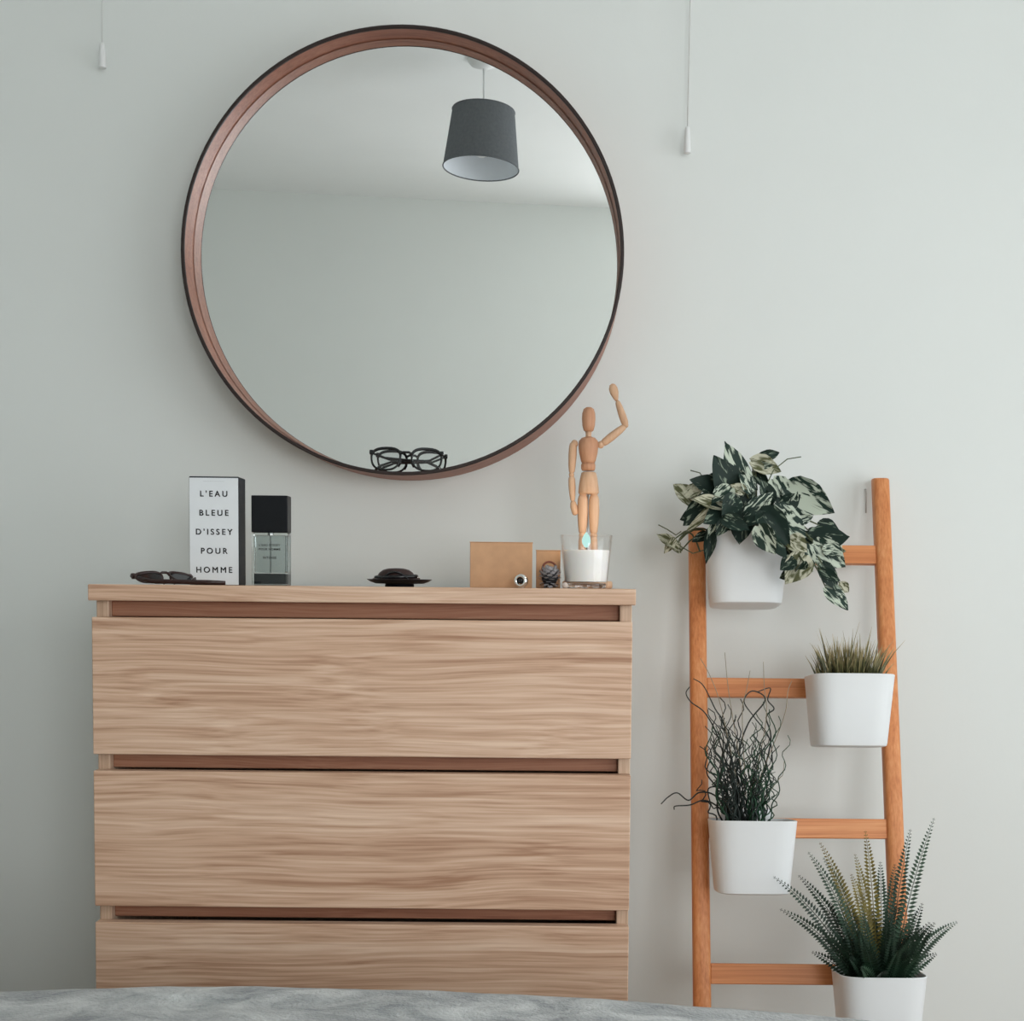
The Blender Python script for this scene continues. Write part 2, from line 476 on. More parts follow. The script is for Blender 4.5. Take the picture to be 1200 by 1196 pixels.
TG, BG = radians(2.5), radians(.5)
n = Vector((sin(BG) * cos(TG), -cos(BG) * cos(TG), -sin(TG)))
gl.rotation_euler = Vector((0, -1, 0)).rotation_difference(n).to_euler()
obj('back_board', lathe([(ri - .002, -.012), (ri - .002, -.004)], 64, 'y'), M['backing'], mr)

# ------------------------------------------------------------------ spectacles
def lens_outline(w, h, n=28, p=2.6, taper=.10):
    pts = []
    for k in range(n):
        a = 2 * pi * k / n
        c, s = cos(a), sin(a)
        x = (abs(c) ** (2 / p)) * (1 if c >= 0 else -1) * w / 2
        z = (abs(s) ** (2 / p)) * (1 if s >= 0 else -1) * h / 2
        x *= 1 + taper * (z / (h / 2))
        pts.append((x, z))
    return pts

def spectacles(root, frame_mat, lens_mat, lw=.050, lh=.040, gap=.019, rim=.0020, temples=None, brow=0.0, lens_t=.0016):
    """front in the xz plane facing -y, lens centres at z=0"""
    for s in (-1, 1):
        cx = s * (lw + gap) / 2
        pts = lens_outline(lw, lh)
        loop = [Vector((cx + x, abs(cx + x) * .12, z)) for x, z in pts]
        r = obj('lens_rim', tube(loop, [rim * (1 + brow * max(0, z / (lh / 2))) for x, z in pts], 8, cyclic=True), frame_mat, root, True)
        b = bmesh.new()
        f0 = [b.verts.new(p + Vector((0, -lens_t / 2, 0))) for p in loop]
        f1 = [b.verts.new(p + Vector((0, lens_t / 2, 0))) for p in loop]
        b.faces.new(f0); b.faces.new(list(reversed(f1)))
        for i in range(len(f0)):
            j = (i + 1) % len(f0); b.faces.new((f0[i], f0[j], f1[j], f1[i]))
        obj('lens', b, lens_mat, root)
        hx = s * (gap / 2 + lw)
        obj('hinge', box(min(hx - s * .003, hx + s * .004), max(hx - s * .003, hx + s * .004), .004, .011, lh * .22, lh * .22 + .008, .0012, 1), frame_mat, root)
        obj('nose_pad', tube([(s * gap * .42, .002, -.001), (s * gap * .50, .006, -.007), (s * gap * .64, .006, -.014)], [.0012, .0020, .0012], 6), frame_mat, root, True)
    obj('bridge', tube([(-gap / 2 - .001, .001, lh * .20), (-gap * .25, -.001, lh * .29), (gap * .25, -.001, lh * .29), (gap / 2 + .001, .001, lh * .20)], rim * 1.15, 8), frame_mat, root, True)
    for path, r in temples:
        obj('temple', tube(path, r, 8, flat=(1.0, 1.5)), frame_mat, root, True)

g = thing('eyeglasses', 'black framed clear eyeglasses leaning inside the bottom of the mirror hoop', 'glasses', (.0140, -.094, 1.2282))
g.rotation_euler = (radians(-12), radians(.8), 0)
spectacles(g, M['acetate'], M['lens'], .052, .040, .021, .0019, [
    ([(-.062, .010, .012), (-.040, .016, .006), (-.005, .019, .004), (.030, .020, .003), (.052, .021, -.006), (.060, .021, -.014)], [.0020, .0020, .0019, .0019, .0024, .0022]),
    ([(.062, .010, .012), (.040, .024, .005), (.005, .027, .003), (-.030, .028, .002), (-.050, .028, -.006), (-.058, .028, -.014)], [.0020, .0020, .0019, .0019, .0024, .0022])], .5)

# ------------------------------------------------------------------ text helper
def text(name, s, size, mat, parent, loc, rot=(pi / 2, 0, 0), space=1.0, depth=.0002, bold=0.0, heavy=0.0):
    cu = bpy.data.curves.new('text', 'FONT')
    cu.body = s; cu.size = size; cu.align_x = 'CENTER'; cu.align_y = 'CENTER'
    cu.space_character = space; cu.extrude = depth; cu.offset = bold
    t = bpy.data.objects.new('text_tmp', cu); COL.objects.link(t)
    bpy.context.view_layer.update()
    me = bpy.data.meshes.new_from_object(t.evaluated_get(bpy.context.evaluated_depsgraph_get()))
    bpy.data.objects.remove(t); bpy.data.curves.remove(cu)
    me.materials.clear()
    if heavy:                  # thicken the strokes
        bb = bmesh.new(); bb.from_mesh(me)
        n0 = list(bb.verts) + list(bb.edges) + list(bb.faces)
        for dx_, dy_ in ((heavy, 0), (0, heavy)):
            r_ = bmesh.ops.duplicate(bb, geom=n0)
            bmesh.ops.translate(bb, vec=(dx_, dy_, depth * .1), verts=[g_ for g_ in r_['geom'] if isinstance(g_, bmesh.types.BMVert)])
        bb.to_mesh(me); bb.free()
    o = obj(name, me, mat, parent)
    o.location = loc; o.rotation_euler = rot
    return o

# ------------------------------------------------------------------ things on the chest
ZT = 1.0
# fragrance box
fb = thing('fragrance_box', 'white and navy fragrance carton printed with five lines of black capitals', 'box', (-.2575, -.335, ZT))
fb.rotation_euler = (0, 0, radians(1.0))
W, H, D = .0390, .1715, .024
obj('carton', box(-W, W, -D + .0015, D, 0, H, .001, 1), M['navy_card'], fb)
fp = obj('front_panel', box(-W + .0008, W - .0004, -D, -D + .0016, .0006, H - .0022, .0004, 1), M['white_card'], fb)
for i, s in enumerate(("L'EAU", "BLEUE", "D'ISSEY", "POUR", "HOMME")):
    text('lettering', s, .0128, M['ink'], fp, (0, -D - .0001, .1435 - i * .0300), space=1.45, heavy=.00055)
text('small_print', "________________", .0042, M['grey_ink'], fp, (0, -D - .0001, .1655))
text('small_print', "__________", .0034, M['grey_ink'], fp, (0, -D - .0001, .0085))

# perfume bottle
pb = thing('perfume_bottle', 'square clear glass perfume bottle with a black cap beside the carton', 'bottle', (-.1690, -.345, ZT))
W, D = .0285, .0135
gb = obj('glass_body', box(-W, W, -D, D, .0005, .0840, .0015, 2), M['bottle_glass'], pb)
obj('liquid', box(-W + .0035, W - .0035, -D + .0035, D - .0035, .0205, .0800, .002, 2), M['perfume'], pb)
obj('base_block', box(-W + .003, W - .003, -D + .003, D - .003, .0025, .0190, .001, 1), M['smoked'], pb)
obj('cap', box(-W - .0003, W + .0003, -D - .0003, D + .0003, .0842, .1425, .0012, 2), M['black_plastic'], pb)
obj('spray_tube', tube([(0, 0, .022), (0, 0, .084)], .0009, 8), M['white_plastic'], pb, True)
obj('collar', lathe([(.005, .080), (.005, .0845)], 16), M['chrome'], pb, 'auto')
for s, sz, z in (("L'EAU D'ISSEY", .0048, .0640), ("POUR HOMME", .0048, .0575), ("INTENSE", .0050, .0440)):
    text('lettering', s, sz, M['ink'], gb, (0, -D - .0001, z), space=1.15, bold=.00008)

# sunglasses lying by the carton
sg = thing('sunglasses', 'dark sunglasses lying in front of the fragrance carton', 'glasses', (-.3075, -.440, ZT + .0138))
sgr = Matrix.Rotation(radians(47), 4, 'Z') @ Matrix.Rotation(radians(-58), 4, 'X')
sg.rotation_euler = sgr.to_euler()
inv = sgr.to_3x3().inverted()
def wl(x, y, z):           # world offset from the sunglasses' origin to their own axes
    return inv @ Vector((x, y, z))
spectacles(sg, M['brown_acetate'], M['dark_lens'], .040, .026, .014, .0018, [
    ([wl(-.032, -.033, -.004), wl(-.010, -.039, -.0085), wl(.035, -.038, -.0092), wl(.075, -.034, -.0098), wl(.098, -.030, -.0104)], [.0022, .0024, .0024, .0026, .0022]),
    ([wl(.034, .034, -.004), wl(.030, .022, -.0088), wl(.010, .004, -.0098), wl(-.012, -.016, -.0102)], [.0020, .0020, .0020, .0018])], .5)

# black footed dish and the dark trinket on it
ds = thing('trinket_dish', 'small flat black footed dish in the middle of the dresser top', 'dish', (.0478, -.440, ZT))
obj('dish_foot', lathe([(.0215, 0), (.0225, .001), (.0215, .0045), (.018, .0052)], 32), M['black_plastic'], ds, 'auto')
obj('dish_plate', lathe([(.018, .0045), (.036, .0050), (.0440, .0078), (.0495, .0112), (.0488, .0116), (.043, .0092), (.034, .0068), (.0, .0064)], 40), M['black_plastic'], ds, 'auto')
tk = thing('coiled_band', 'dark brown coiled band resting on the black dish', 'bracelet', (.0425, -.440, ZT + .0068))
for k, (r, z, w_, m_) in enumerate(((.0335, .0035, .0034, 'brown_acetate'), (.0310, .0085, .0030, 'dark_lens'))):
    loop = [(r * cos(2 * pi * i / 28), r * .62 * sin(2 * pi * i / 28), z + .0012 * sin(2 * pi * i / 28 + k)) for i in range(28)]
    obj('band_turn', tube(loop, w_, 8, cyclic=True), M[m_], tk, True)
obj('band_top', lathe([(.0295, .006), (.0290, .010), (.0255, .0150), (.0200, .0190), (.0120, .0212), (.001, .0218)], 28), M['brown_acetate'], tk, True).scale = (1, .6, 1)
arch = [(-.031 + .062 * t / 14, -.0195, .0045 + .0165 * sin(pi * t / 14)) for t in range(15)]
obj('band_turn', tube([(x * .72, y * .9, z * .74) for x, y, z in arch], .0016, 6), M['dark_lens'], tk, True)
obj('buckle', tube([(.024, -.006, .0100), (.031, -.003, .0085), (.036, 0, .0055)], [.0012, .0016, .0012], 8), M['silver'], tk, True)

# kraft boxes
def kraft_box(name, label, loc, w, h, dpt, rz=0):
    t = thing(name, label, 'box', loc); t.rotation_euler = (0, 0, radians(rz))
    obj('box_base', box(-w / 2 + .0008, w / 2 - .0008, -dpt / 2, dpt / 2 - .0008, 0, h - .001, .0008, 1), M['kraft'], t)
    b = bmesh.new()
    box(-w / 2, w / 2, -dpt / 2 - .0006, dpt / 2 + .0004, h - .0012, h, .0004, 1, b)
    obj('lid', b, M['kraft'], t)
    return t
kraft_box('gift_box', 'larger plain brown kraft box left of the candle', (.2000, -.385, ZT), .0975, .0705, .060, 2)
kraft_box('gift_box', 'smaller brown kraft box between the larger kraft box and the candle', (.2735, -.390, ZT), .0385, .0590, .036, -1)

# pine cone: overlapping scales on a ball
pc = thing('pine_cone', 'small frosted pine cone in front of the smaller kraft box', 'pine cone', (.2765, -.446, ZT + .0172))
obj('cone_core', ellipsoid((0, 0, 0), (.0125, .0125, .014)), M['ink'], pc, True)
sb = bmesh.new()
for p in ((-.0035, 0, 0), (.0035, 0, 0), (.0042, .0055, .0022), (0, .0078, .0034), (-.0042, .0055, .0022), (0, .004, .0014)):
    sb.verts.new(p)
sv = list(sb.verts)
for f in ((0, 1, 5), (1, 2, 5), (2, 3, 5), (3, 4, 5), (4, 0, 5)):
    sb.faces.new([sv[i] for i in f])
scale_me = None
for k in range(64):
    t = (k + .5) / 64
    z = -0.95 + 1.75 * t
    a = k * 2.399963
    rr = math.sqrt(max(0, 1 - z * z))
    p = Vector((.0120 * rr * cos(a), .0120 * rr * sin(a), .0138 * z))
    nrm = Vector((rr * cos(a), rr * sin(a), z)).normalized()
    upv = (Vector((0, 0, 1)) - nrm * nrm.z)
    if upv.length < .05: upv = Vector((1, 0, 0))
    upv = (upv.normalized() * .75 + nrm * .65).normalized()
    xa = upv.cross(nrm).normalized(); za = xa.cross(upv)
    if scale_me is None:
        o = obj('cone_scale', sb, M['cone'], pc); scale_me = o.data
    else:
        o = obj('cone_scale', scale_me, None, pc)
    o.matrix_local = Matrix(((xa.x, upv.x, za.x, p.x), (xa.y, upv.y, za.y, p.y), (xa.z, upv.z, za.z, p.z), (0, 0, 0, 1)))
obj('cone_crown', tube([(.0105 * cos(2 * pi * i / 20) - .001, .010, .0105 * sin(2 * pi * i / 20) + .0125) for i in range(20)], .0016, 6, cyclic=True), M['cone_red'], pc, True)

# small silver bead
bd = thing('silver_bead', 'small round silver trinket with a dark centre before the larger kraft box', 'trinket', (.2335, -.455, ZT + .0108))
bd.rotation_euler = (radians(12), 0, radians(-14))
obj('bead_ring', lathe([(.0058, -.006), (.0082, -.0072), (.0104, -.004), (.0108, 0), (.0100, .004), (.0070, .0066), (.0052, .004), (.0056, 0), (.0058, -.006)], 28, 'y', cap0=False, cap1=False), M['silver'], bd, True)
obj('bead_centre', ellipsoid((-.0005, .001, .001), (.0057, .005, .0057)), M['dark_lens'], bd, True)
obj('bead_base', box(-.004, .004, -.003, .003, -.0108, -.0098, .0003, 1), M['silver'], bd)
bd.rotation_euler = (0, 0, radians(-14))

pe = obj('pebble', ellipsoid((0, 0, 0), (.0052, .005, .0046), bm=None), simple('pale_stone', (.72, .62, .55), .6, vary=.05, vscale=200), None, True)
for v in pe.data.vertices:
    v.co += Vector((0, 0, 0)) + v.co.normalized() * .0007 * noise.noise(v.co * 300)
pe.location = (.3000, -.462, ZT + .0045)
tag(pe, 'tiny pale stone at the foot of the candle glass', 'stone')

# candle
cd = thing('candle', 'lit white candle in a clear tapered glass on the dresser end', 'candle', (.3315, -.440, ZT))
obj('glass', lathe([(.0300, .0005), (.0318, .0015), (.0330, .010), (.0372, .055), (.0400, .0805), (.0394, .0812), (.0386, .0805), (.0358, .055), (.0318, .0100), (.0300, .0092), (.0, .0090)], 48, cap0=True, cap1=True), M['clear'], cd, True)
obj('glass_base', lathe([(.0292, .0010), (.0302, .0020), (.0305, .0070), (.0298, .0082)], 40), M['glass_solid'], cd, 'auto')
obj('wax', lathe([(.0296, .0100), (.0312, .0106), (.0352, .0545), (.0352, .0580), (.0338, .0572), (.0010, .0566)], 48), M['wax'], cd, 'auto')
obj('wick', tube([(0, 0, .056), (.0004, 0, .062), (.0010, 0, .066)], .0008, 6), M['ink'], cd, True)
fl = []
for t in range(12):
    u = t / 11
    fl.append((.0080 * (math.sin(pi * min(1, u * .96 + .04)) ** .8) * (1 - .35 * u), .0622 + .0240 * u))
obj('flame', lathe(fl, 16), M['flame'], cd, True)
pl = bpy.data.lights.new('candle_light', 'POINT'); pl.energy = .16; pl.color = (1, .78, .55); pl.shadow_soft_size = .006
plo = bpy.data.objects.new('candle_light', pl); COL.objects.link(plo); plo.parent = cd; plo.location = (0, 0, .094)

# artist's mannequin
MX, MYY = .3355, -.345
K = (MYY + 2.38) / (2.38 - .36)
mn = thing('artist_mannequin', 'jointed wooden artist mannequin waving one raised arm behind the candle', 'mannequin', (MX, MYY, ZT))
def P(x, z, y=0.0):        # figure coordinates (metres above the dresser top)
    return Vector((x * K, y, (z - 1.0) * K + .0005))
def mp(name, bm, mat='beech'):
    return obj(name, bm, M[mat], mn, True)
mp('stand_disc', lathe([(.038, 0), (.040, .002), (.040, .010), (.038, .012)], 40))
mp('support_rod', tube([P(0, 1.010, .014), P(0, 1.15, .014)], .0012, 8), 'chrome')
mp('head', lathe([(.0042, 1.2480), (.0078, 1.2500), (.0100, 1.2580), (.0108, 1.2690), (.0104, 1.2770), (.0082, 1.2840), (.0040, 1.2868)], 24, center=(-.0005, 0, -1.0)), 'beech_head')
mp('neck', lathe([(.0052, 1.2385), (.0044, 1.2430), (.0050, 1.2490)], 16, center=(-.0005, 0, -1.0)))
mp('chest', lathe([(.0100, 1.1985), (.0120, 1.2030), (.0148, 1.2150), (.0160, 1.2260), (.0150, 1.2340), (.0110, 1.2385), (.0050, 1.2405)], 24, center=(-.0005, 0, -1.0)), 'beech_head')
mp('waist', lathe([(.0098, 1.1870), (.0112, 1.1900), (.0116, 1.1955), (.0104, 1.1990)], 24, center=(-.0005, 0, -1.0)), 'beech_head')
mp('pelvis', lathe([(.0150, 1.1500), (.0164, 1.1520), (.0160, 1.1600), (.0140, 1.1740), (.0118, 1.1835), (.0090, 1.1850)], 24, center=(.0005, 0, -1.0)))
# lowered arm (left in the picture)
mp('shoulder_joint', ellipsoid(P(-.0225, 1.2270), (.0058, .0058, .0064)))
mp('upper_arm', limb(P(-.0245, 1.2300), P(-.0266, 1.1800), .0064, .0054))
mp('elbow_joint', ellipsoid(P(-.0267, 1.1785), (.0044, .0044, .0044)))
mp('forearm', limb(P(-.0266, 1.1770), P(-.0244, 1.1365), .0056, .0044))
mp('hand', limb(P(-.0243, 1.1375), P(-.0200, 1.1150, -.003), .0046, .0050, bulge=1.25))
# raised arm
mp('shoulder_joint', ellipsoid(P(.0190, 1.2260), (.0055, .0055, .0060)))
mp('upper_arm', limb(P(.0205, 1.2265), P(.0575, 1.2560), .0062, .0056))
mp('elbow_joint', ellipsoid(P(.0575, 1.2570), (.0048, .0048, .0048)))
mp('forearm', limb(P(.0582, 1.2560), P(.0440, 1.2950), .0060, .0046))
mp('hand', tube([P(.0435, 1.2945), P(.0420, 1.2990), P(.0395, 1.3070), P(.0375, 1.3140), P(.0362, 1.3195), P(.0358, 1.3212)], [.0022, .0042, .0068, .0070, .0046, .0015], 12, flat=(1, .5)))
for s in (-1, 1):
    x = .0088 * s + .0004
    mp('hip_joint', ellipsoid(P(x, 1.1500), (.0064, .0064, .0064)))
    mp('thigh', limb(P(x, 1.1490), P(x * 1.02, 1.0840), .0084, .0068))
    mp('knee_joint', ellipsoid(P(x * 1.02, 1.0835), (.0058, .0058, .0058)))
    mp('calf', limb(P(x * 1.02, 1.0830), P(x * 1.02, 1.0240), .0066, .0046))
    mp('foot', limb(P(x * 1.02, 1.0185, .006), P(x * 1.3, 1.0175, -.018), .0056, .0066, bulge=1.15))

# ------------------------------------------------------------------ ladder stand
LX0, LX1 = .5385, .8760
def lad_y(z): return -.337 + z * .2514
ld = thing('plant_ladder', 'bamboo ladder plant stand leaning on the wall right of the dresser', 'plant stand', ((LX0 + LX1) / 2, lad_y(0), 0))
rx, ry = ld.location.x, ld.location.y
def rpoly(c, hx, hy, n=4, p=3.2):
    out = []
    for k in range(20):
        a = 2 * pi * k / 20
        cc, ss = cos(a), sin(a)
        out.append((c[0] + hx * abs(cc) ** (2 / p) * (1 if cc >= 0 else -1), c[1] + hy * abs(ss) ** (2 / p) * (1 if ss >= 0 else -1), c[2]))
    return out
for x, top in ((LX0, 1.112), (LX1, 1.206)):
    loops = []
    for z, k in ((0.0, .85), (.003, 1), (top - .004, 1), (top - .001, .93), (top, .8)):
        loops.append(rpoly((x - rx, lad_y(z) - ry, z), .0153 * k, .0150 * k))
    obj('leg', rings(bmesh.new(), loops), M['bamboo'], ld, 'auto')
RUNG_Z = [1.064, .826, .587, .348, .112]
tl = math.atan(.2514)
for z in RUNG_Z:
    o = obj('rung', box(LX0 - rx + .0145, LX1 - rx - .0145, -.008, .008, -.017, .017, .0015, 2), M['bamboo_rung'], ld)
    o.location = (0, lad_y(z) - ry, z); o.rotation_euler = (-tl, 0, 0)

# ------------------------------------------------------------------ pots
def sq(w, dpt, z, yc=0.0, n=36, p=4.2):
    out = []
    for k in range(n):
        a = 2 * pi * k / n
        c, s = cos(a), sin(a)
        out.append((abs(c) ** (2 / p) * (1 if c >= 0 else -1) * w / 2, yc + abs(s) ** (2 / p) * (1 if s >= 0 else -1) * dpt / 2, z))
    return out
PW, PD, PH = .1430, .124, .1220
def pot(root):
    """tapered rounded-square pot, origin at the middle of its rim"""
    def s(t, k=1.0, z=None):   # t: 0 bottom .. 1 rim
        return sq((.121 + .022 * t) * k, (.100 + .024 * t) * k, -PH + PH * t if z is None else z, .010 * (1 - t))
    loops = [s(0, .86, -PH), s(0, .95, -PH + .001), s(.02, .99), s(.06, 1.0), s(.35), s(.7), s(.975), s(1.0, 1.0, -.001), s(1.0, .985, 0), s(1.0, .965, -.001), s(.93, .955), s(.80, .95)]
    parts = [obj('pot', rings(bmesh.new(), loops), M['pot'], root, 'auto')]
    hb = bmesh.new()           # lip that hooks over the rung
    box(-.045, .045, PD / 2 - .004, PD / 2 - .001, -.003, .014, .001, 1, hb)
    box(-.045, .045, PD / 2 - .004, PD / 2 + .022, .0125, .0150, .001, 1, hb)
    parts.append(obj('hook', hb, M['pot'], root))
    parts.append(obj('soil', rings(bmesh.new(), [s(.84, .95), [(x, y, z + .003) for x, y, z in s(.84, .6)]]), M['soil'], root, True))
    piv = Vector((0, PD / 2, 0))           # pots lean with the ladder
    tilt = Matrix.Translation(piv) @ Matrix.Rotation(radians(-8), 4, 'X') @ Matrix.Translation(-piv)
    for q in parts:
        q.matrix_local = tilt
def pot_at(name, label, x, i):
    z = RUNG_Z[i] + .0200
    yfront = lad_y(RUNG_Z[i]) - .010
    t = thing(name, label, 'potted plant', (x, yfront - PD / 2 - .004, z), 'hanging pots on the ladder')
    pot(t)
    return t
p1 = pot_at('potted_pothos', 'trailing plant with large variegated leaves in the top white pot', .6160, 0)
p2 = pot_at('potted_grass', 'short tufted straw-tipped grass in a white pot on the second rung', .7880, 1)
p3 = pot_at('potted_rush', 'dark twisted curly-stemmed plant in a white pot on the third rung', .6170, 2)
p4 = pot_at('potted_fern', 'dark green fern in the lowest white pot near the bed', .8200, 3)

# ------------------------------------------------------------------ pothos leaves
POTHOS = [
(0.604,-0.200,1.170,0.569,-0.190,1.252,0.044,1), (0.581,-0.220,1.160,0.549,-0.240,1.224,0.049,0), (0.620,-0.180,1.220,0.674,-0.170,1.205,0.030,2),
(0.631,-0.170,1.228,0.672,-0.150,1.239,0.018,0), (0.559,-0.210,1.174,0.508,-0.220,1.185,0.029,0), (0.521,-0.200,1.149,0.484,-0.190,1.181,0.035,2),
(0.535,-0.220,1.145,0.500,-0.230,1.107,0.038,0), (0.557,-0.250,1.137,0.508,-0.260,1.150,0.026,2), (0.590,-0.240,1.141,0.527,-0.270,1.108,0.049,0),
(0.549,-0.250,1.132,0.501,-0.240,1.098,0.017,2), (0.593,-0.220,1.131,0.618,-0.220,1.180,0.032,0), (0.646,-0.210,1.149,0.631,-0.210,1.188,0.026,0),
(0.681,-0.200,1.176,0.757,-0.210,1.132,0.053,1), (0.646,-0.240,1.130,0.703,-0.250,1.091,0.049,1), (0.606,-0.250,1.121,0.643,-0.260,1.163,0.031,1),
(0.624,-0.270,1.128,0.670,-0.280,1.072,0.042,0), (0.717,-0.210,1.084,0.781,-0.220,1.090,0.050,0), (0.720,-0.230,1.077,0.774,-0.230,1.040,0.046,1),
(0.695,-0.270,1.056,0.665,-0.280,1.011,0.042,2), (0.690,-0.260,1.073,0.713,-0.260,1.031,0.028,1), (0.732,-0.240,1.043,0.757,-0.240,1.000,0.026,0),
(0.739,-0.240,1.003,0.779,-0.240,0.969,0.032,1), (0.547,-0.200,1.100,0.541,-0.210,1.044,0.020,0), (0.491,-0.170,1.071,0.459,-0.150,1.097,0.021,2),
(0.488,-0.170,1.086,0.472,-0.160,1.062,0.015,2), (0.617,-0.290,1.102,0.642,-0.300,1.058,0.034,1), (0.562,-0.280,1.116,0.599,-0.300,1.099,0.025,0),
(0.581,-0.260,1.151,0.557,-0.280,1.122,0.031,0), (0.655,-0.230,1.114,0.608,-0.250,1.144,0.035,0), (0.685,-0.190,1.116,0.713,-0.180,1.140,0.026,0),
(0.666,-0.230,1.142,0.693,-0.240,1.159,0.029,0), (0.671,-0.270,1.084,0.698,-0.280,1.064,0.031,2), (0.602,-0.190,1.191,0.627,-0.200,1.169,0.026,0),
(0.574,-0.240,1.169,0.542,-0.260,1.145,0.029,1), (0.611,-0.230,1.166,0.592,-0.240,1.194,0.026,1), (0.655,-0.180,1.170,0.681,-0.170,1.190,0.021,2),
(0.676,-0.280,1.051,0.654,-0.280,1.033,0.025,0), (0.756,-0.200,1.076,0.780,-0.190,1.054,0.029,2), (0.764,-0.230,1.012,0.783,-0.220,0.997,0.017,2),
(0.561,-0.190,1.191,0.538,-0.190,1.169,0.026,0), (0.633,-0.280,1.086,0.663,-0.290,1.051,0.028,0), (0.551,-0.190,1.154,0.519,-0.180,1.133,0.029,0),
(0.735,-0.190,1.112,0.772,-0.190,1.102,0.026,0), (0.529,-0.190,1.173,0.499,-0.200,1.154,0.024,2)
]
def leaf_mesh(seed, fold=.22, droop=.25, heart=.5):
    """unit leaf: base at origin, tip at y=1, width 1 across x"""
    r_ = random.Random(seed)
    prof = [(-.05, .20), (.02, .55), (.14, .86), (.30, 1.0), (.48, .93), (.66, .70), (.82, .40), (.93, .17), (1.0, .01)]
    b = bmesh.new()
    rows = []
    for y, wv in prof:
        row = []
        for u in (-1, -.5, 0, .5, 1):
            x = u * wv * .5
            yy = y - (.07 * abs(u) if y < .2 else 0)
            z = fold * abs(u) * wv * .5 - droop * (y ** 2) * .5 + .035 * sin(9 * y + 4 * u + seed) * abs(u)
            row.append(b.verts.new((x, yy, z)))
        rows.append(row)
    for a, c in zip(rows, rows[1:]):
        for i in range(4):
            b.faces.new((a[i], a[i + 1], c[i + 1], c[i]))
    me = bpy.data.meshes.new('leaf'); b.to_mesh(me); b.free()
    me.polygons.foreach_set('use_smooth', [True] * len(me.polygons))
    return me
LEAF = {}
for kind, mname in enumerate(('leaf_dark', 'leaf_var', 'leaf_pale')):
    LEAF[kind] = []
    for v in range(4):
        me = leaf_mesh(kind * 10 + v, .16 + .10 * v, (-.1, .2, .35, .1)[v]); me.materials.append(M[mname]); LEAF[kind].append(me)
o1 = p1.location
EXTRA = []
for (bx, by, bz, tx, ty, tz, w_, kind) in POTHOS:
    if bz < 1.03: continue
    B, T = Vector((bx, by, bz)), Vector((tx, ty, tz))
    L = (T - B).length * rnd.uniform(.45, .75)
    a = math.atan2(T.z - B.z, T.x - B.x) + rnd.gauss(0, .7)
    B = B.lerp(T, rnd.uniform(-.35, .35)) + Vector((rnd.uniform(-.012, .012), rnd.uniform(-.025, .02), rnd.uniform(-.018, .004)))
    T = B + Vector((cos(a) * L, rnd.uniform(-.02, .02), sin(a) * L))
    EXTRA.append((*B, *T, min(w_, L) * rnd.uniform(.6, .85), rnd.choice((0, 0, 0, 1, 1, 2))))
for i, (bx, by, bz, tx, ty, tz, w_, kind) in enumerate(POTHOS + EXTRA):
    B, T = Vector((bx, by, bz)) - o1, Vector((tx, ty, tz)) - o1
    L = (T - B).length
    ya = (T - B).normalized()
    nrm = Vector((rnd.uniform(-.45, .45), -1, rnd.uniform(-.2, .75)))
    nrm = (nrm - ya * nrm.dot(ya)).normalized()
    xa = ya.cross(nrm)
    lf = obj('leaf', LEAF[kind][i % 4], None, p1)
    s = w_ * 1.14
    lf.matrix_local = Matrix(((xa.x * s, ya.x * L, nrm.x * L * .8, B.x), (xa.y * s, ya.y * L, nrm.y * L * .8, B.y), (xa.z * s, ya.z * L, nrm.z * L * .8, B.z), (0, 0, 0, 1)))
    root = Vector((rnd.uniform(-.03, .03) + max(-.05, min(.05, B.x * .4)), rnd.uniform(-.02, .02), -.018))
    mid = root.lerp(B, .5) + Vector((0, -.005, .03 + max(0, .03 - B.z * .2)))
    pts = []
    for k in range(7):
        t = k / 6
        pts.append(root * (1 - t) ** 2 + mid * 2 * t * (1 - t) + B * t * t)
    obj('stem', tube(pts, [.0016] * 6 + [.0011], 5), M['stem_green'], p1, True)
# bare tendrils
for pts in ([(.50, -.17, 1.100), (.492, -.16, 1.094), (.478, -.15, 1.104), (.462, -.15, 1.112)], [(.545, -.19, 1.07), (.520, -.18, 1.062), (.500, -.17, 1.074), (.488, -.17, 1.090)],
            [(.640, -.20, 1.175), (.655, -.19, 1.205), (.680, -.18, 1.225), (.705, -.17, 1.230)], [(.690, -.25, 1.06), (.715, -.25, 1.045), (.735, -.24, 1.020)],
            [(.552, -.19, 1.165), (.530, -.18, 1.200), (.515, -.17, 1.205)]):
    obj('tendril', tube([Vector(p) - o1 for p in pts], .0010, 5), M['stem_green'], p1, True)

